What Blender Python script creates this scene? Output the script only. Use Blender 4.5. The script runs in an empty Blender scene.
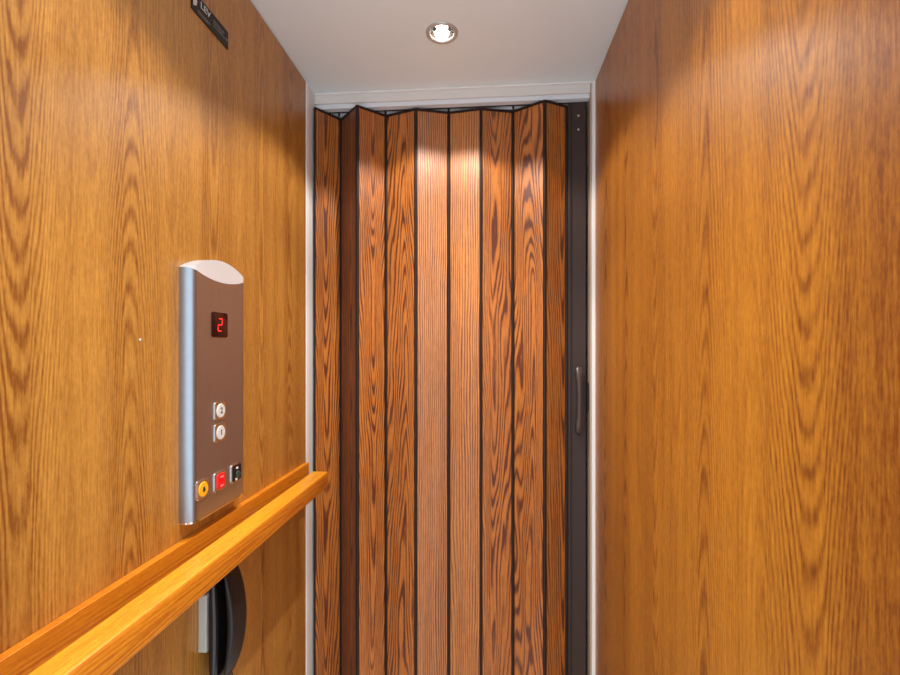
import bpy, bmesh, math, random
from mathutils import Vector, Matrix

# ------------------------------------------------------------------ camera, world, exposure
S = bpy.context.scene
COL = S.collection
PI = math.pi
CAMZ = 1.27                       # eye height above the cabin floor


def H(z):
    return CAMZ + z


cam_data = bpy.data.cameras.new('camera')
cam = bpy.data.objects.new('camera', cam_data)
COL.objects.link(cam)
cam.location = (0, 0, CAMZ)
cam.rotation_euler = (PI / 2, 0, math.radians(4.537))
cam_data.sensor_fit = 'HORIZONTAL'
cam_data.sensor_width = 36
cam_data.lens = 36 * 460 / 900
cam_data.shift_y = 10.5 / 900
cam_data.clip_start = 0.01
S.camera = cam

world = bpy.data.worlds.new('world')
S.world = world
world.use_nodes = True
bg = world.node_tree.nodes['Background']
bg.inputs['Color'].default_value = (0.78, 0.89, 1.0, 1)
bg.inputs['Strength'].default_value = 2.6

S.view_settings.view_transform = 'Standard'
S.view_settings.look = 'None'
S.view_settings.gamma = 1
S.view_settings.use_curve_mapping = False
S.view_settings.exposure = -0.2
LAMP_W = 21.0
BEAM_W = 55.0


# ------------------------------------------------------------------ node helpers
class NT:
    def __init__(self, name):
        self.m = bpy.data.materials.new(name)
        self.m.use_nodes = True
        self.t = self.m.node_tree
        self.bsdf = self.t.nodes['Principled BSDF']

    def n(self, kind, **kw):
        nd = self.t.nodes.new(kind)
        for k, v in kw.items():
            setattr(nd, k, v)
        return nd

    def put(self, sock, v):
        if isinstance(v, bpy.types.NodeSocket):
            self.t.links.new(v, sock)
        else:
            sock.default_value = v

    def math(self, op, a, b=0.0, c=0.0, clamp=False):
        nd = self.n('ShaderNodeMath', operation=op, use_clamp=clamp)
        for s, v in zip(nd.inputs, (a, b, c)):
            self.put(s, v)
        return nd.outputs[0]

    def vec(self, x, y, z):
        nd = self.n('ShaderNodeCombineXYZ')
        for s, v in zip(nd.inputs, (x, y, z)):
            self.put(s, v)
        return nd.outputs[0]

    def noise(self, v, scale=1.0, detail=2.0, rough=0.5):
        nd = self.n('ShaderNodeTexNoise')
        self.put(nd.inputs['Vector'], v)
        nd.inputs['Scale'].default_value = scale
        nd.inputs['Detail'].default_value = detail
        nd.inputs['Roughness'].default_value = rough
        return nd.outputs['Fac']

    def mix(self, fac, a, b, blend='MIX'):
        nd = self.n('ShaderNodeMix', data_type='RGBA', blend_type=blend)
        self.put(nd.inputs['Factor'], fac)
        self.put(nd.inputs['A'], a)
        self.put(nd.inputs['B'], b)
        return nd.outputs['Result']

    def maprange(self, v, a, b, c, d, smooth=False):
        nd = self.n('ShaderNodeMapRange', interpolation_type='SMOOTHSTEP' if smooth else 'LINEAR')
        for s, x in zip(nd.inputs, (v, a, b, c, d)):
            self.put(s, x)
        return nd.outputs[0]

    def curve(self, v, pts, x0, x1):
        """a float curve through world positions pts=[(x, value 0..1)]"""
        u = self.maprange(v, x0, x1, 0.0, 1.0)
        nd = self.n('ShaderNodeFloatCurve')
        c = nd.mapping.curves[0]
        q = sorted(pts)
        c.points[0].location = (0, q[0][1])
        c.points[1].location = (1, q[-1][1])
        for x, y in q:
            t = (x - x0) / (x1 - x0)
            if 0.001 < t < 0.999:
                c.points.new(t, y)
        nd.mapping.update()
        self.put(nd.inputs['Value'], u)
        return nd.outputs[0]


def rgb(r, g, b):
    f = lambda c: ((c / 255 + 0.055) / 1.055) ** 2.4 if c > 10 else c / 255 / 12.92
    return (f(r), f(g), f(b), 1)


def plain(name, col, rough=0.5, metal=0.0, bump=0.0, bscale=60, spec=0.5, var=0.0):
    k = NT(name)
    b = k.bsdf
    b.inputs['Base Color'].default_value = col
    b.inputs['Roughness'].default_value = rough
    b.inputs['Metallic'].default_value = metal
    b.inputs['Specular IOR Level'].default_value = spec
    tc = k.n('ShaderNodeTexCoord')
    nz = k.noise(tc.outputs['Object'], bscale, 3)
    if var:
        dark = tuple(c * (1 - var) for c in col[:3]) + (1,)
        k.put(b.inputs['Base Color'], k.mix(nz, dark, col))
    if bump:
        bp = k.n('ShaderNodeBump')
        bp.inputs['Strength'].default_value = bump
        bp.inputs['Distance'].default_value = 0.002
        k.put(bp.inputs['Height'], nz)
        k.put(b.inputs['Normal'], bp.outputs[0])
    return k.m


def glow(name, col, strength):
    k = NT(name)
    k.bsdf.inputs['Base Color'].default_value = col
    k.bsdf.inputs['Emission Color'].default_value = col
    k.bsdf.inputs['Emission Strength'].default_value = strength
    return k.m


def wood(name, across, along, light, dark, peaks, span, K=10.0, T=18.0, B=3.0, wob=0.25,
         ringc=0.75, fine=0.35, streak=0.35, rough=0.34, seed=0.0, pore=320.0, coat=0.0, tint=None, sharp=1.5,
         dist=0.02, warpA=2.2, spec=0.5, lens=0.8, arc=None, tone=None, tb=.6, lin=False, mott=.4, flank=.4, gain=1.4):
    """flat sawn veneer. peaks: [(position across, direction of the cathedral)]"""
    k = NT(name)
    tc = k.n('ShaderNodeTexCoord')
    sp = k.n('ShaderNodeSeparateXYZ')
    k.put(sp.inputs[0], tc.outputs['Object'])
    a = sp.outputs['XYZ'.index(across)]
    z = sp.outputs['XYZ'.index(along)]
    a0, a1 = span
    # slow sideways wander of the grain
    w = k.noise(k.vec(k.math('MULTIPLY', a, warpA), k.math('MULTIPLY', z, lens), seed), 1.0, 1.0)
    aw = k.math('ADD', a, k.math('MULTIPLY', k.math('SUBTRACT', w, 0.5), dist * 2))
    ps = sorted(peaks)
    pts, tp = [], []
    for i, (p, t) in enumerate(ps):
        wl = (p - ps[i - 1][0]) / 2 if i else (p - a0)
        wr = (ps[i + 1][0] - p) / 2 if i + 1 < len(ps) else (a1 - p)
        wl, wr = max(wl, 0.012), max(wr, 0.012)
        pts += [(p, 1.0), (p - wl * 0.22, 0.86), (p + wr * 0.22, 0.86), (p - wl * 0.6, 0.38), (p + wr * 0.6, 0.38)]
        if i == 0:
            pts.append((a0, 0.04))
        pts.append((p + wr, 0.04))
        tp.append((p, 0.5 + 0.5 * t))
    g = k.curve(aw, pts, a0, a1)
    if lin:
        g = k.maprange(aw, a0, a1, 0.0, 1.0)
    td = k.math('MULTIPLY_ADD', k.curve(aw, [(a0, tp[0][1])] + tp + [(a1, tp[-1][1])], a0, a1), 2.0, -1.0)
    n2 = k.noise(k.vec(k.math('MULTIPLY', a, 5.0 * warpA / 2.2), k.math('MULTIPLY', z, 1.5 * lens / .8), seed + 7.3), 1.0, 0.6)
    n3 = k.noise(k.vec(k.math('MULTIPLY', a, 60.0), k.math('MULTIPLY', z, 9.0), seed + 3.1), 1.0, 3.0)
    if arc:
        om, z0 = arc
        h = k.math('SINE', k.math('MULTIPLY_ADD', k.math('SUBTRACT', a, .75), 1.6, k.math('MULTIPLY', k.math('SUBTRACT', z, z0), om)))
        h = k.math('MULTIPLY', h, T / om)
    else:
        h = k.math('MULTIPLY', z, T)
    f = k.math('MULTIPLY_ADD', g, K, k.math('MULTIPLY', td, h))
    f = k.math('MULTIPLY_ADD', n2, B, f)
    f = k.math('MULTIPLY_ADD', n3, wob, f)
    s = k.math('SINE', k.math('MULTIPLY', f, 2 * PI))
    ring = k.math('POWER', k.math('MULTIPLY_ADD', s, 0.5, 0.5), sharp)
    # rings fade in and out
    fade = k.maprange(k.noise(k.vec(k.math('MULTIPLY', a, 9.0), k.math('MULTIPLY', z, 2.0), seed + 11.0), 1.0, 2.0), 0.3, 0.7, 0.45, 1.0)
    ring = k.math('MULTIPLY', ring, fade)
    brk = k.maprange(k.noise(k.vec(k.math('MULTIPLY', a, 110.0), k.math('MULTIPLY', z, 3.5), seed + 21.0), 1.0, 2.0), 0.35, 0.62, 0.6, 1.0)
    ring = k.math('MULTIPLY', ring, brk)
    ring = k.math('MULTIPLY', ring, k.maprange(g, 0.1, 0.8, flank, 1.0))
    fn = k.noise(k.vec(k.math('MULTIPLY', a, pore), k.math('MULTIPLY', z, 18.0), seed + 1.0), 1.0, 3.0, 0.65)
    fn = k.maprange(fn, 0.36, 0.64, 0.0, 1.0)
    mo = k.maprange(k.noise(k.vec(k.math('MULTIPLY', a, 210.0), k.math('MULTIPLY', z, 70.0), seed + 31.0), 1.0, 2.0, 0.7), 0.36, 0.64, 0.0, 1.0)
    fn = k.math('MULTIPLY_ADD', mo, mott, k.math('MULTIPLY', fn, 1.0 - mott))
    st = k.maprange(k.noise(k.vec(k.math('MULTIPLY', a, 26.0), k.math('MULTIPLY', z, 0.7), seed + 5.0), 1.0, 3.0), 0.3, 0.7, 0.0, 1.0)
    tot = k.math('MULTIPLY', ring, ringc)
    tot = k.math('MULTIPLY_ADD', fn, fine, tot)
    tot = k.math('MULTIPLY_ADD', st, streak, tot)
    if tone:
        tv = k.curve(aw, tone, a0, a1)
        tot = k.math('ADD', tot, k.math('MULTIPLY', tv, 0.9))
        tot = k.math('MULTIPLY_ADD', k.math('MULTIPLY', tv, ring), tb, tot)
    tot = k.math('MULTIPLY', tot, 1.0 / (ringc + fine + streak) * gain, clamp=True)
    col = k.mix(tot, light, dark)
    k.put(k.bsdf.inputs['Base Color'], col)
    k.put(k.bsdf.inputs['Roughness'], k.math('MULTIPLY_ADD', fn, 0.06, rough))
    k.bsdf.inputs['Specular IOR Level'].default_value = spec
    k.bsdf.inputs['Coat Weight'].default_value = coat
    k.bsdf.inputs['Coat Roughness'].default_value = 0.25
    bp = k.n('ShaderNodeBump')
    bp.inputs['Strength'].default_value = 0.08
    bp.inputs['Distance'].default_value = 0.001
    k.put(bp.inputs['Height'], fn)
    k.put(k.bsdf.inputs['Normal'], bp.outputs[0])
    return k.m


# ------------------------------------------------------------------ mesh helpers
def link(name, bm, mat, parent=None, smooth=False, bevel=0.0, seg=2, angle=40):
    bmesh.ops.recalc_face_normals(bm, faces=bm.faces)
    me = bpy.data.meshes.new(name)
    bm.to_mesh(me)
    bm.free()
    o = bpy.data.objects.new(name, me)
    COL.objects.link(o)
    me.materials.append(mat)
    if parent:
        o.parent = parent
    if smooth:
        for p in me.polygons:
            p.use_smooth = True
        try:
            me.set_sharp_from_angle(angle=math.radians(angle))
        except Exception:
            pass
    if bevel:
        md = o.modifiers.new('bevel', 'BEVEL')
        md.width = bevel
        md.segments = seg
        md.limit_method = 'ANGLE'
        for p in me.polygons:
            p.use_smooth = True
        md.harden_normals = True
    return o


def B():
    return bmesh.new()


def box(bm, x0, x1, y0, y1, z0, z1):
    vs = [bm.verts.new((x, y, z)) for z in (z0, z1) for y in (y0, y1) for x in (x0, x1)]
    for f in ((0, 2, 3, 1), (4, 5, 7, 6), (0, 1, 5, 4), (2, 6, 7, 3), (0, 4, 6, 2), (1, 3, 7, 5)):
        bm.faces.new([vs[i] for i in f])
    return vs


def loft(bm, rings, close=True, cap=True):
    """rings: list of equal-length point lists"""
    vr = [[bm.verts.new(p) for p in r] for r in rings]
    n = len(vr[0])
    for a, b in zip(vr, vr[1:]):
        for i in range(n if close else n - 1):
            j = (i + 1) % n
            bm.faces.new((a[i], a[j], b[j], b[i]))
    if cap:
        bm.faces.new(vr[0][::-1])
        bm.faces.new(vr[-1])
    return vr


def lathe(bm, prof, mat=Matrix(), n=40, closed=False):
    """prof: [(r, h)] about local +Z, put in place by mat"""
    rings = []
    for r, h in prof:
        rings.append([mat @ Vector((r * math.cos(2 * PI * i / n), r * math.sin(2 * PI * i / n), h)) for i in range(n)])
    vr = [[bm.verts.new(p) for p in r] for r in rings]
    m = len(vr)
    for q in range(m if closed else m - 1):
        a, b = vr[q], vr[(q + 1) % m]
        for i in range(n):
            j = (i + 1) % n
            bm.faces.new((a[i], a[j], b[j], b[i]))
    if not closed:
        bm.faces.new(vr[0][::-1])
        bm.faces.new(vr[-1])


def tube(bm, pts, r, n=10):
    pts = [Vector(p) for p in pts]
    rings = []
    for i, p in enumerate(pts):
        t = (pts[min(i + 1, len(pts) - 1)] - pts[max(i - 1, 0)]).normalized()
        u = t.orthogonal().normalized() if i == 0 else (u - t * u.dot(t)).normalized()
        v = t.cross(u)
        rings.append([p + r * (math.cos(2 * PI * q / n) * u + math.sin(2 * PI * q / n) * v) for q in range(n)])
    loft(bm, rings)


def thing(name, label, cat, loc=(0, 0, 0), group=None):
    o = bpy.data.objects.new(name, None)
    COL.objects.link(o)
    o.location = loc
    o.empty_display_size = 0.05
    o['label'] = label
    o['category'] = cat
    o['kind'] = 'thing'
    if group:
        o['group'] = group
    return o


def struct(name, bm, mat, **kw):
    o = link(name, bm, mat, **kw)
    o['kind'] = 'structure'
    return o


def keep(o, parent):
    """parent o (built in world space) to an Empty without moving it"""
    o.parent = parent
    o.matrix_parent_inverse = Matrix.Translation(parent.location).inverted()
    return o


WALLROT = Matrix(((0, 0, 1), (1, 0, 0), (0, 1, 0))).to_4x4()   # local x -> +Y, y -> +Z, z -> +X


def onwall(x, y, z):
    return Matrix.Translation((x, y, z)) @ WALLROT


def text(name, s, size, mat, x, y, z, parent, align='CENTER', depth=0.0004, sx=1.0):
    cu = bpy.data.curves.new(name, 'FONT')
    cu.body = s
    cu.size = size
    cu.extrude = depth
    cu.align_x = align
    cu.align_y = 'CENTER'
    tmp = bpy.data.objects.new(name, cu)
    COL.objects.link(tmp)
    bpy.context.view_layer.update()
    me = bpy.data.meshes.new_from_object(tmp.evaluated_get(bpy.context.evaluated_depsgraph_get()))
    bpy.data.objects.remove(tmp)
    bpy.data.curves.remove(cu)
    me.transform(onwall(x, y, z) @ Matrix.Diagonal((sx, 1, 1, 1)))
    me.materials.clear()
    me.materials.append(mat)
    me.name = name
    o = bpy.data.objects.new(name, me)
    COL.objects.link(o)
    if parent is not None:
        keep_chain(o, parent)
    return o


def keep_chain(o, parent):
    """parent a world-space mesh to a part whose own world matrix is identity"""
    o.parent = parent
    bpy.context.view_layer.update()
    o.matrix_parent_inverse = parent.matrix_world.inverted()


# ------------------------------------------------------------------ dimensions (from the photo's perspective)
XL, XR = -0.573, 0.344            # faces of the two panelled walls
YB = 0.28                       # rear doorway, behind the camera
ZC = H(0.85)                      # ceiling
LX, LY, LY2 = -0.1197, 1.235, 0.545  # ceiling lamps

# ------------------------------------------------------------------ materials
oakL = wood('oak_laminate_warm', 'Y', 'Z', rgb(200, 141, 60), rgb(122, 68, 19),
            [(0.10, .6), (0.33, -.5), (0.52, .75), (0.695, -.9), (0.926, .8), (1.13, .45), (1.30, -.6)], (-0.25, 1.45),
            K=14, T=22, B=7, seed=2.0, spec=.7, wob=.8, ringc=.95, fine=.7, streak=.45, sharp=1.6, arc=(3.0, 1.35),
            tb=.0, tone=[(-.25, .2), (.42, .22), (.53, .12), (.60, .05), (.8, 0), (1.45, .12)])
oakR = wood('oak_laminate_amber', 'Y', 'Z', rgb(196, 127, 36), rgb(106, 50, 7),
            [(0.05, -.6), (0.30, .5), (0.515, .95), (0.756, -.7), (0.972, .7), (1.177, -.5), (1.36, .5)], (-0.25, 1.52),
            K=14, T=20, B=6, seed=13.0, spec=.7, wob=.8, ringc=1.05, fine=.7, streak=.45, sharp=1.6, arc=(2.2, 1.2),
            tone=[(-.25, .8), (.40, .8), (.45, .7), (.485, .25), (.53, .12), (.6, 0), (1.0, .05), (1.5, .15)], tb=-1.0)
railT = wood('golden_oak_lit_top', 'X', 'Y', rgb(240, 172, 46), rgb(200, 120, 16),
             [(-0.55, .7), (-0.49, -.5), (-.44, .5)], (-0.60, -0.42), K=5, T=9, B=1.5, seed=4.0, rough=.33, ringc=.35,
             fine=.5, streak=.5, lens=1.0)  # light falling on the grip top is put into this lighter oak
railF = wood('golden_oak_shaded_side', 'Z', 'Y', rgb(222, 138, 30), rgb(164, 80, 8),
             [(H(-.45), .7), (H(-.40), -.6), (H(-.34), .5)], (H(-.50), H(-.33)), K=4, T=8, B=2.5, seed=9.0, rough=.33, ringc=.5,
             fine=.35, streak=.3, lens=1.0)
white = plain('white_enamel', rgb(222, 217, 211), rough=.4, var=.03, bscale=12)
ceilm = plain('ceiling_white_laminate', rgb(230, 240, 241), rough=.5, var=.03, bscale=6)
trimw = plain('white_trim_paint', rgb(234, 230, 226), rough=.35)
floorm = plain('pale_grey_vinyl', rgb(226, 224, 220), rough=.5, var=.15, bscale=40)
shaft = plain('dark_shaft', rgb(60, 52, 48), rough=.8, var=.2)
vinyl = plain('dark_brown_vinyl', rgb(44, 27, 20), rough=.5, var=.15, bscale=30, spec=.25)
postm = plain('bronze_brown_aluminium', rgb(62, 48, 42), rough=.5, var=.15, bscale=25, spec=.3)
handm = plain('brown_plastic', rgb(62, 46, 40), rough=.32, var=.1)
black = plain('black_plastic', rgb(16, 15, 16), rough=.22, var=.2)
blackm = plain('black_matte_plastic', rgb(30, 25, 22), rough=.45, var=.15, spec=.35)
greyp = plain('warm_grey_plastic', rgb(176, 170, 158), rough=.45, var=.05)
chrome = plain('polished_chrome', rgb(220, 218, 216), rough=.12, metal=1)
screwm = plain('pale_screw_metal', rgb(200, 186, 170), rough=.3, metal=1)
trackm = plain('white_aluminium_track', rgb(222, 226, 230), rough=.35)

# ------------------------------------------------------------------ structure
bm = B(); box(bm, XL - .06, XR + .06, YB, 1.70, -.04, 0)
struct('floor', bm, floorm)

# ceiling panel with a round hole for the downlight
bm = B()
HOLE = 0.034
n = 48
outer = [(XL - .06, YB), (XR + .06, YB), (XR + .06, 1.70), (XL - .06, 1.70)]
ov = [bm.verts.new((x, y, ZC)) for x, y in outer]
iv, iw = [[bm.verts.new((LX + HOLE * math.cos(2 * PI * i / n), y + HOLE * math.sin(2 * PI * i / n), ZC)) for i in range(n)] for y in (LY, LY2)]
es = [bm.edges.new((L[i], L[(i + 1) % len(L)])) for L in (ov, iv, iw) for i in range(len(L))]
bmesh.ops.triangle_fill(bm, edges=es, use_beauty=True)
bm.normal_update()
ex = bmesh.ops.extrude_face_region(bm, geom=list(bm.faces))
bmesh.ops.translate(bm, verts=[v for v in ex['geom'] if isinstance(v, bmesh.types.BMVert)], vec=(0, 0, .02))
struct('ceiling', bm, ceilm)
bm = B(); box(bm, XL - .06, XR + .06, YB, 1.70, ZC + .075, ZC + .08)
struct('trim_1', bm, shaft)      # closed top of the lamp recess above the ceiling

bm = B(); box(bm, XL - .012, XL, YB, 1.423, 0.005, ZC - .004)
wl = struct('wall_left', bm, oakL, bevel=.0012)
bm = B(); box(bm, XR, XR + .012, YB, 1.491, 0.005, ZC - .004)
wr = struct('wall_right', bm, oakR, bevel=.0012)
# white shell behind the panelling, bare between the panel ends and the door
bm = B(); box(bm, XL - .06, XL - .0125, YB, 1.70, 0, ZC)
struct('wall_shell_left', bm, white)
bm = B(); box(bm, XR + .0125, XR + .06, YB, 1.70, 0, ZC)
struct('wall_shell_right', bm, white)
bm = B(); box(bm, XL - .06, XR + .06, 1.66, 1.70, 0, ZC)
struct('wall_front', bm, shaft)
bm = B(); box(bm, XL - .0124, XL + .0015, 1.4235, 1.449, 0, ZC)
struct('trim_2', bm, trimw, bevel=.002)
bm = B(); box(bm, XL - .0124, XL - .002, 1.4495, 1.60, 0, ZC)
struct('trim_3', bm, white)
bm = B(); box(bm, XR - .0095, XR + .0124, 1.4915, 1.503, 0, ZC)
struct('trim_4', bm, trimw, bevel=.002)
bm = B(); box(bm, XR - .013, XR + .0124, 1.5035, 1.60, 0, ZC)
struct('trim_5', bm, plain('jamb_wood_reflection_tint', rgb(176, 154, 134), rough=.4))  # tan of the reflected wood put into the jamb colour
# header over the door with a thin bead at the ceiling
bm = B(); box(bm, XL - .0018, XR - .0132, 1.502, 1.62, H(.8178), ZC)
struct('trim_6', bm, white, bevel=.001)
bm = B(); box(bm, XL + .0005, XR - .0096, 1.4955, 1.5018, H(.8455), ZC)
struct('trim_7', bm, trimw, bevel=.001)

# ------------------------------------------------------------------ folding door
P = [(-.567, 1.480), (-.5044, 1.565), (-.423, 1.479), (-.343, 1.552), (-.2347, 1.516),
     (-.127, 1.548), (-.018, 1.531), (.0888, 1.558), (.187, 1.497), (.2635, 1.540)]
P = [Vector((x, y, 0)) for x, y in P]
ZD0, ZD1 = 0.022, H(.798)
door = thing('accordion_door', 'brown oak accordion folding door closed across the cabin front below white header', 'door', (-.15, 1.53, 0))
doorspec = [  # peak offset, direction, K, T, B, light, dark
    (-.01, .8, 6, 8, 5, 0), (0.02, .3, 8, 4, 3, 1), (0.006, .9, 8, 7.5, 6, 0), (.014, -.8, 6, 8, 7, 0),
    (.06, .1, 17, 2.5, 2.5, 2), (.058, -.1, 15, 2.5, 3, 3), (-.012, .8, 6, 7, 8, 0), (.012, -.8, 5.5, 7.5, 8, 0), (.03, .6, 9, 7, 2, 0)]
tones = [(rgb(206, 122, 42), rgb(92, 38, 10)), (rgb(156, 88, 42), rgb(62, 28, 10)), (rgb(204, 132, 68), rgb(112, 56, 22)), (rgb(208, 130, 50), rgb(110, 52, 14))]  # second pair paints the shade of the fold turned away
for i, (a, b) in enumerate(zip(P, P[1:])):
    d = b - a
    L = d.length
    off, dr, K, T, Bn, tn = doorspec[i]
    lt, dk = tones[tn]
    m = wood('door_oak_%d' % i, 'X', 'Z', lt, dk, [(off if abs(off) < .05 else 0, dr)], (-.06, .061), lin=abs(off) > .05,
             K=K, T=T, B=Bn, seed=20 + 3.7 * i, rough=.47, spec=.7, ringc=1.7, fine=.45, streak=.25, pore=300, mott=.25, flank=.8, gain=2.0, dist=.012, warpA=9, sharp=2.0, lens=1.2, wob=.7)
    inset = .0055
    bmx = B(); box(bmx, -L / 2 + inset, L / 2 - inset, 0, .007, ZD0, ZD1 - .008)
    o = link('panel', bmx, m, bevel=.001)
    rot = Matrix.Rotation(math.atan2(d.y, d.x), 4, 'Z')
    mid = (a + b) / 2
    o.matrix_world = Matrix.Translation(mid) @ rot
    keep(o, door)
    bmx = B(); box(bmx, -L / 2 + .003, L / 2 - .003, -.0012, .0085, ZD1 - .0078, ZD1)
    c = link('top_edge', bmx, vinyl, bevel=.001)
    c.parent = o
for i, p in enumerate(P):
    peak = i in (0, 2, 4, 8)
    # vinyl hinge strip: a rounded bead that joins neighbouring panels
    w = .0062 if peak else .0052
    if i == 0:
        w = .003
    bmx = B()
    ctr = p + Vector((0, .0035, 0))
    prof = [(math.cos(q * PI / 8) * w, math.sin(q * PI / 8) * w * .85) for q in range(16)]
    loft(bmx, [[(ctr.x + u, ctr.y + v, z) for u, v in prof] for z in (ZD0 - .004, ZD1 - .001)])
    keep(link('hinge_strip', bmx, vinyl, smooth=True), door)

# lead post with its channel
bm = B()
box(bm, .2665, .3235, 1.527, 1.565, ZD0 - .01, H(.7995))
post = keep(link('lead_post', bm, postm, bevel=.003), door)
bm = B()
for q in (.2722, .2765):
    box(bm, q, q + .0018, 1.5255, 1.528, ZD0, H(.797))
keep_chain(link('groove_bead', bm, vinyl), post)
for zz in (.757, .712):
    bm = B()
    lathe(bm, [(.0001, .0026), (.0022, .0022), (.0036, .0008), (.004, 0)][::-1], Matrix.Translation((.2985, 1.527, H(zz))) @ Matrix.Rotation(PI / 2, 4, 'X'), 20)
    keep_chain(link('screw', bm, screwm, smooth=True), post)

# bow handle on the lead post
bm = B()
rings = []
N = 40
z0, z1 = H(-.281), H(-.057)
for i in range(N + 1):
    t = i / N
    z = z0 + (z1 - z0) * t
    e = min(1.0, min(t, 1 - t) / .06)
    e = math.sqrt(max(0.02, 1 - (1 - e) ** 2))
    s = abs(2 * t - 1)
    half = (.0092 + .0040 * math.exp(-((s - .78) / .24) ** 2)) * e
    lift = .010 + .017 * (1 - s ** 3.0) + .004 * math.exp(-((s - .8) / .2) ** 2)
    th = .0085 * (.5 + .5 * e)
    yc = 1.5265 - lift + .004
    back = 1.5268 if s > .74 else yc + th * .6
    ring = []
    for q in range(17):
        an = PI * q / 16
        ring.append((.2985 + half * math.cos(an), yc - th * math.sin(an) * .7, z))
    ring += [(.2985 - half, back, z), (.2985 + half, back, z)]
    rings.append(ring)
loft(bm, rings)
hd = keep(link('handle', bm, handm, smooth=True, angle=60), door)
for zz in (-.078, -.259):
    bm = B()
    lathe(bm, [(.004, 0), (.0036, .0016), (.002, .0022), (.0001, .0024)], Matrix.Translation((.2985, 1.512, H(zz))) @ Matrix.Rotation(PI / 2, 4, 'X'), 18)
    keep_chain(link('screw', bm, screwm, smooth=True), hd)
bm = B(); box(bm, .3237, .3290, 1.520, 1.545, H(-.205), H(-.115))
keep(link('latch', bm, black, bevel=.001), door)

# track that carries the door
track = thing('door_track', 'white aluminium door track fixed under the header above the folding door', 'track', (-.12, 1.53, H(.80)))
bm = B()
box(bm, XL - .001, XR - .0138, 1.509, 1.532, H(.8035), H(.8176))
box(bm, XL - .001, XR - .0138, 1.558, 1.585, H(.8035), H(.8176))
box(bm, XL - .001, XR - .0138, 1.532, 1.558, H(.8135), H(.8176))
keep(link('rail_channel', bm, trackm, bevel=.0006), track)
bm = B(); box(bm, XL - .001, XR - .0138, 1.5322, 1.5375, H(.8022), H(.8134))
keep(link('guide_strip', bm, vinyl), track)
for i in (1, 3, 5, 7):
    bm = B()
    cx = (P[i].x + P[i + 1].x) / 2 - .02
    lathe(bm, [(.0035, H(.797)), (.0035, H(.8128))], Matrix.Translation((P[i].x, 1.5455, 0)), 12)
    keep(link('roller_carrier', bm, vinyl, bevel=.001), track)

# ------------------------------------------------------------------ handrail
rail = thing('handrail', 'golden oak handrail with backing board running along the left wood wall', 'handrail', (XL, .6, H(-.42)))
bm = B()
box(bm, XL + .0002, XL + .0152, YB + .02, 1.412, H(-.487), H(-.361))
bb = keep(link('backing_board', bm, railF, bevel=.0015), rail)
# solid grip with eased corners, each face with its own grain, the top coloured lighter as lit
bm = B()
x0, x1, za, zb = -.524, -.4754, H(-.419), H(-.372)
r = .005
def rr(x0, x1, z0, z1, r, n=5):
    out = []
    for cx, cz, s in ((x1 - r, z1 - r, 0), (x0 + r, z1 - r, 1), (x0 + r, z0 + r, 2), (x1 - r, z0 + r, 3)):
        for q in range(n + 1):
            an = PI / 2 * (s + q / n)
            out.append((cx + r * math.cos(an), cz + r * math.sin(an)))
    return out
ys = [(YB + .05, .004), (YB + .054, 0), (1.350, 0), (1.354, .0015), (1.356, .004)]
rings = []
for y, d in ys:
    rings.append([(x, y, z) for x, z in rr(x0 + d, x1 - d, za + d, zb - d, r)])
loft(bm, rings)
gr = link('grip', bm, railF, smooth=True, angle=50)
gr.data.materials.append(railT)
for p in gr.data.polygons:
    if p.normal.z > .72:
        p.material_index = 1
keep(gr, rail)
for yy in (0.16, .66, 1.16):
    # metal bracket: a foot on the backing board and an arm up under the grip
    bm = B()
    box(bm, XL + .0150, XL + .0180, yy - .016, yy + .016, H(-.452), H(-.412))
    tube(bm, [(XL + .016, yy, H(-.432)), (XL + .042, yy, H(-.432)), (XL + .060, yy, H(-.430)), (XL + .068, yy, H(-.425)), (XL + .069, yy, H(-.4186))], .0045, 12)
    keep(link('bracket', bm, chrome, smooth=True, angle=40), rail)

# ------------------------------------------------------------------ control panel
cp = thing('control_panel', 'tall metal elevator control panel with red digit display on left wood wall', 'control panel', (XL, .905, H(-.09)))
steel = NT('brushed_steel')
tc = steel.n('ShaderNodeTexCoord')
mp = steel.n('ShaderNodeMapping'); mp.inputs['Scale'].default_value = (900, 900, 14)
steel.put(mp.inputs[0], tc.outputs['Object'])
nz = steel.noise(mp.outputs[0], 1.0, 2)
steel.put(steel.bsdf.inputs['Base Color'], steel.mix(nz, rgb(172, 168, 166), rgb(192, 188, 186)))
steel.bsdf.inputs['Metallic'].default_value = 1
steel.put(steel.bsdf.inputs['Roughness'], steel.math('MULTIPLY_ADD', nz, .12, .34))
steelm = steel.m

YL_, YR_ = .8165, 1.012
DEP, RAD = .026, .017
ZB_, ZT_ = H(-.327), H(.1515)
prof = []
for q in range(11):
    an = PI / 2 * q / 10
    prof.append((YL_ + RAD * (1 - math.cos(an)), DEP * (math.sin(an) ** .9)))
for q in range(1, 16):
    prof.append((YL_ + RAD + (YR_ - YL_ - 2 * RAD) * q / 16, DEP))
for q in range(11):
    an = PI / 2 * (1 - q / 10)
    prof.append((YR_ - RAD * (1 - math.cos(an)), DEP * (math.sin(an) ** .9)))

def arch(y, rise, base):
    u = (y - (YL_ + YR_) / 2) / ((YR_ - YL_) / 2)
    return base + rise * (1 - u * u)

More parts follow.
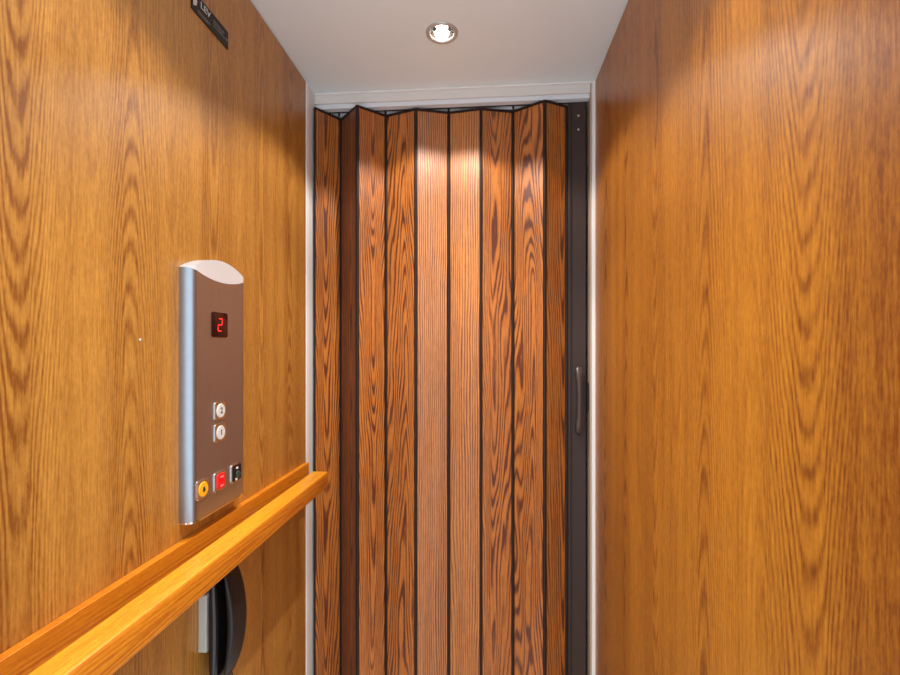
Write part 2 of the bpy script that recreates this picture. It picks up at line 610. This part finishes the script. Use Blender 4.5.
def plate(bm, lo, hi, back=XL + .0003, part=slice(None)):
    L = [(y, lo(y), hi(y), XL + max(t, .0006)) for y, t in prof[part]]
    f0 = [bm.verts.new((x, y, a)) for y, a, b, x in L]
    f1 = [bm.verts.new((x, y, b)) for y, a, b, x in L]
    k0 = [bm.verts.new((back, y, a)) for y, a, b, x in L]
    k1 = [bm.verts.new((back, y, b)) for y, a, b, x in L]
    m = len(L)
    for i in range(m - 1):
        bm.faces.new((f0[i], f0[i + 1], f1[i + 1], f1[i]))
        bm.faces.new((k0[i + 1], k0[i], k1[i], k1[i + 1]))
        bm.faces.new((f1[i], f1[i + 1], k1[i + 1], k1[i]))
        bm.faces.new((f0[i + 1], f0[i], k0[i], k0[i + 1]))
    bm.faces.new((f0[0], f1[0], k1[0], k0[0]))
    bm.faces.new((f1[-1], f0[-1], k0[-1], k1[-1]))

bm = B()
plate(bm, lambda y: ZB_, lambda y: arch(y, -.017, ZT_), part=slice(9, 28))
fp = keep(link('faceplate', bm, steelm, smooth=True, angle=50), cp)
edgem = plain('satin_silver_edge', (.34, .37, .41, 1), rough=.36, metal=1, var=.1)
for part, lab in ((slice(0, 10), 'bluish silver rounded edge'), (slice(27, None), '')):
    bm = B()
    plate(bm, lambda y: ZB_, lambda y: arch(y, -.017, ZT_), part=part)
    e = keep(link('edge_trim', bm, edgem, smooth=True, angle=50), cp)
    if lab:
        e['label'] = lab
bm = B()
plate(bm, lambda y: arch(y, -.017, ZT_) + .0004, lambda y: arch(y, .027, ZT_ + .001))
capm = plain('frosted_white_lens', rgb(206, 198, 195), rough=.35)
keep(link('lamp_lens', bm, capm, smooth=True, angle=50), cp)
bm = B()
plate(bm, lambda y: ZB_ - .004, lambda y: ZB_ - .0003)
keep(link('end_cap', bm, chrome, smooth=True, angle=50), cp)

FX = XL + DEP     # face of the panel

def rrect(hw, hh, r, n=6):
    return rr(-hw, hw, -hh, hh, r, n)

def slab(bm, M, hw, hh, r, d0, d1, chamf=.0):
    R = []
    for d, s in ((d0, 0), (d1 - chamf, 0), (d1, chamf)):
        R.append([M @ Vector((u, v, d)) for u, v in rrect(hw - s, hh - s, r)])
    loft(bm, R)

# display window with a seven-segment 2
dispm = plain('dark_red_window', rgb(38, 6, 8), rough=.15)
redled = glow('red_led', (1.0, .02, .02, 1), 1.0)
M = onwall(FX, .9045, H(.0475))
bm = B(); slab(bm, M, .0285, .0255, .005, -.002, .0016, .0006)
disp = keep(link('display', bm, dispm, smooth=True), cp)
bm = B()
sw, sl = .0022, .0060
def segm(cx, cy, horiz):
    l = sl
    pts = [(-l, 0), (-l + sw / 2, sw / 2), (l - sw / 2, sw / 2), (l, 0), (l - sw / 2, -sw / 2), (-l + sw / 2, -sw / 2)]
    if not horiz:
        pts = [(y, x) for x, y in pts]
    R = []
    for d in (.0016, .0022):
        R.append([M @ Vector(((cx + u) + (cy + v) * .12, cy + v, d)) for u, v in pts])
    loft(bm, R)
hgt = .0064
for c in ((0, 2 * hgt, True), (hgt, hgt, False), (0, 0, True), (-hgt, -hgt, False), (0, -2 * hgt, True)):
    segm(c[0], c[1] * .98, c[2])
keep_chain(link('lit_digit', bm, redled), disp)

ink = plain('dark_ink', rgb(30, 26, 26), rough=.5)
ivory = plain('ivory_button', rgb(204, 198, 190), rough=.35)
amber = plain('amber_button', rgb(240, 170, 30), rough=.35)
redm = plain('red_button', rgb(226, 14, 26), rough=.3)
whitei = plain('white_ink', rgb(238, 230, 226), rough=.5)

def button(y, z, mat, label, shape='round', sz=.0185):
    M = onwall(FX, y, H(z))
    bm = B()
    slab(bm, M, sz, sz, .005, -.002, .0026, .0008)
    be = keep(link('button', bm, chrome, smooth=True, angle=35), cp)
    if label:
        be['label'] = label
    bm = B()
    if shape == 'round':
        lathe(bm, [(.0142, .0022), (.0142, .0034), (.0133, .0042), (.0001, .0044)], M, 32)
    else:
        slab(bm, M, sz - .0060, sz - .0040, .006, .002, .0052, .0016)
    c = link('push_cap', bm, mat, smooth=True, angle=35)
    keep_chain(c, be)
    return be, M

b2, M2 = button(.905, -.1285, ivory, 'chrome framed round ivory floor button marked 2')
text('numeral', '2', .017, ink, FX + .0046, .905, H(-.1285), b2)
b1, M1 = button(.905, -.1735, ivory, 'chrome framed round ivory floor button marked 1')
text('numeral', '1', .017, ink, FX + .0046, .905, H(-.1735), b1)
ba, Ma = button(.8465, -.272, amber, 'chrome framed amber alarm button with bell mark')
# bell
bm = B()
bp = [(-.0052, -.0035), (-.0035, -.0015), (-.003, .002), (-.0015, .0045), (0, .0055), (.0015, .0045), (.003, .002), (.0035, -.0015), (.0052, -.0035)]
loft(bm, [[Ma @ Vector((u, v, d)) for u, v in bp] for d in (.0043, .0048)])
lathe(bm, [(.0012, .0043), (.0012, .0048)], Ma @ Matrix.Translation((0, -.0048, 0)), 12)
keep_chain(link('bell_mark', bm, ink), ba)
br, Mr = button(.9047, -.273, redm, 'chrome framed red button', 'square', .0195)
palered = plain('pale_red_print', rgb(244, 130, 130), rough=.4)
for dz in (.0088, -.0092):
    bm = B(); slab(bm, Mr @ Matrix.Translation((.0005, dz, 0)), .0058, .0018, .0008, .0048, .0056)
    keep_chain(link('pale_bar', bm, palered), br)

# key switch
Mk = onwall(FX, .9655, H(-.272))
bm = B(); slab(bm, Mk, .0195, .0195, .005, -.002, .0026, .0008)
ks = keep(link('key_switch', bm, chrome, smooth=True, angle=35), cp)
bm = B(); slab(bm, Mk, .017, .017, .004, .002, .0042, .001)
keep_chain(link('black_face', bm, black, smooth=True, angle=35), ks)
greenk = plain('dark_green_plastic', rgb(44, 74, 58), rough=.35)
bm = B(); lathe(bm, [(.0080, .0038), (.0080, .0052), (.0070, .0062), (.0001, .0062)], Mk @ Matrix.Translation((.002, -.004, 0)), 28)
keep_chain(link('lock_barrel', bm, greenk, smooth=True, angle=35), ks)
bm = B(); slab(bm, Mk @ Matrix.Translation((.002, -.004, 0)), .0012, .0042, .0005, .0058, .0066)
keep_chain(link('keyhole', bm, ink), ks)
for u, v in ((-.001, .0105), (-.004, -.0132)):
    bm = B(); slab(bm, Mk @ Matrix.Translation((u, v, 0)), .0034, .0021, .0008, .0040, .0048)
    keep_chain(link('white_mark', bm, whitei), ks)

# ------------------------------------------------------------------ telephone under the handrail
ph = thing('wall_telephone', 'black corded wall telephone hanging on left wood wall beneath the handrail', 'telephone', (XL, .91, H(-.56)))
bm = B(); box(bm, XL + .0003, XL + .018, .873, .952, H(-.607), H(-.492))
keep(link('mounting_plate', bm, greyp, bevel=.002), ph)

def bow(bm, yc, hw, zlo, zhi, xin, xout, n=36, er=.35, flat=.55):
    """long rounded body: inner face xin(t), outer face xout(t), t 0..1 bottom to top"""
    R = []
    for i in range(n + 1):
        t = i / n
        a = -math.cos(PI * t)           # -1..1
        z = (zlo + zhi) / 2 + a * (zhi - zlo) / 2
        e = (1 - abs(a) ** 5) ** .5 if abs(a) < 1 else 0
        e = max(e, .06)
        w = hw * (.55 + .45 * e)
        xi, xo = xin(a), xout(a)
        mid, hf = (xi + xo) / 2, max((xo - xi) / 2 * e, .0015)
        ring = []
        for q in range(24):
            an = 2 * PI * q / 24
            c, s = math.cos(an), math.sin(an)
            ring.append((mid + hf * math.copysign(abs(c) ** flat, c), yc + w * math.copysign(abs(s) ** flat, s), z))
        R.append(ring)
    loft(bm, R)

bm = B()
bow(bm, .909, .037, H(-.688), H(-.452), lambda a: XL + .0182, lambda a: XL + .041 - .006 * a * a)
keep(link('cradle', bm, black, smooth=True, angle=60), ph)
bm = B()
bow(bm, .911, .028, H(-.672), H(-.446), lambda a: XL + .052 - .011 * a * a, lambda a: XL + .0690 - .022 * a * a, flat=.5)
hs = keep(link('handset', bm, blackm, smooth=True, angle=60), ph)
bm = B()
pts = [(XL + .045, .914, H(-.665)), (XL + .048, .915, H(-.70)), (XL + .046, .918, H(-.80)), (XL + .040, .925, H(-.92)),
       (XL + .036, .94, H(-.97)), (XL + .030, .955, H(-.94)), (XL + .028, .952, H(-.84)), (XL + .027, .94, H(-.72)), (XL + .030, .925, H(-.675))]
sm = []
for i in range(len(pts) - 1):
    p0, p1, p2, p3 = [Vector(pts[max(0, min(len(pts) - 1, i + q))]) for q in (-1, 0, 1, 2)]
    for q in range(8):
        t = q / 8
        sm.append(.5 * ((2 * p1) + (-p0 + p2) * t + (2 * p0 - 5 * p1 + 4 * p2 - p3) * t * t + (-p0 + 3 * p1 - 3 * p2 + p3) * t ** 3))
sm.append(Vector(pts[-1]))
tube(bm, sm, .0022)
keep(link('cord', bm, black, smooth=True), ph)

# ------------------------------------------------------------------ name plate high on the left wall
sg = thing('nameplate', 'small black nameplate with silver lettering high on left wood wall', 'sign', (XL, .915, H(.68)))
signm = plain('black_anodised_plate', rgb(20, 17, 18), rough=.45, var=.1, spec=.3)
silver = plain('silver_print', rgb(196, 188, 176), rough=.45)
silver2 = plain('dim_silver_print', rgb(120, 108, 100), rough=.5)
bm = B(); slab(bm, onwall(XL, .9145, H(.6805)), .0635, .0195, .0015, .0002, .0022, .0004)
pl = keep(link('backing', bm, signm, smooth=True, angle=35), sg)
text('lettering', 'LEV', .0185, silver, XL + .0025, .895, H(.6875), pl, sx=1.15)
bm = B()
Ms = onwall(XL, .861, H(.683))
lf = [(-.005, -.012), (.004, -.008), (.0065, .002), (.003, .013), (-.002, .006), (-.0055, -.002)]
loft(bm, [[Ms @ Vector((u, v, d)) for u, v in lf] for d in (.0021, .0027)])
keep_chain(link('emblem', bm, silver), pl)
bm = B()
random.seed(4)
def dashes(y0, y1, z, h):
    y = y0
    while y < y1:
        w = random.uniform(.002, .005)
        box(bm, XL + .0021, XL + .0026, y, min(y + w, y1), H(z), H(z) + h)
        y += w + .0011
dashes(.870, .912, .6695, .0022)
dashes(.870, .905, .6655, .0016)
dashes(.922, .962, .6865, .002)
dashes(.922, .958, .681, .002)
dashes(.922, .964, .6755, .002)
dashes(.968, .974, .676, .006)
keep_chain(link('small_print', bm, silver2), pl)

# tiny pin in the left wall
nail = B()
lathe(nail, [(.0024, .0002), (.0024, .001), (.0014, .0018), (.0001, .002)], onwall(XL, .7195, H(.0135)), 14)
o = link('nail', nail, silver, smooth=True)
o['label'] = 'tiny pale nail head in the bare wood left of control panel'
o['category'] = 'nail'
o['kind'] = 'thing'

# ------------------------------------------------------------------ ceiling downlight
def downlight(label, x, y):
    dl = thing('downlight', label, 'ceiling light', (x, y, ZC))
    Md = Matrix.Translation((x, y, ZC))
    bm = B()
    lathe(bm, [(.0335, -.0004), (.0435, -.0004), (.043, -.0025), (.0395, -.0045), (.034, -.0035), (.032, -.0006), (.032, .002), (.0335, .002)], Md, 48, closed=True)
    keep(link('trim_ring', bm, ringm, smooth=True, angle=60), dl)
    bm = B()
    lathe(bm, [(.0325, .001), (.030, .012), (.022, .028), (.0225, .029), (.0305, .0125), (.0333, .001)], Md, 48, closed=True)
    keep(link('reflector', bm, chrome, smooth=True, angle=60), dl)
    bm = B()
    lathe(bm, [(.0001, .0065), (.009, .008), (.0145, .012), (.0165, .020), (.012, .032), (.0001, .036)], Md, 32)
    keep(link('bulb', bm, bulbm, smooth=True, angle=60), dl)
    # the wide spill of the bulb and its brighter central beam
    for w, deg, blend in ((LAMP_W, 122, .28), (BEAM_W, 84, 1.0)):
        sp = bpy.data.lights.new('bulb_light', 'SPOT')
        sp.energy = w
        sp.color = (1, .97, .92)
        sp.spot_size = math.radians(deg)
        sp.spot_blend = blend
        sp.shadow_soft_size = .012
        so = bpy.data.objects.new('bulb_light', sp)
        COL.objects.link(so)
        so.location = (x, y, ZC - .007)
        keep(so, dl)


ringm = plain('satin_nickel', rgb(190, 186, 182), rough=.35, metal=.4)
bulbm = glow('warm_white_bulb', (1, .93, .84, 1), 30)
downlight('lit round silver rimmed recessed downlight in the white ceiling near the folding door', LX, LY)
downlight('lit round silver rimmed recessed downlight in the white ceiling near the rear doorway', LX, LY2)
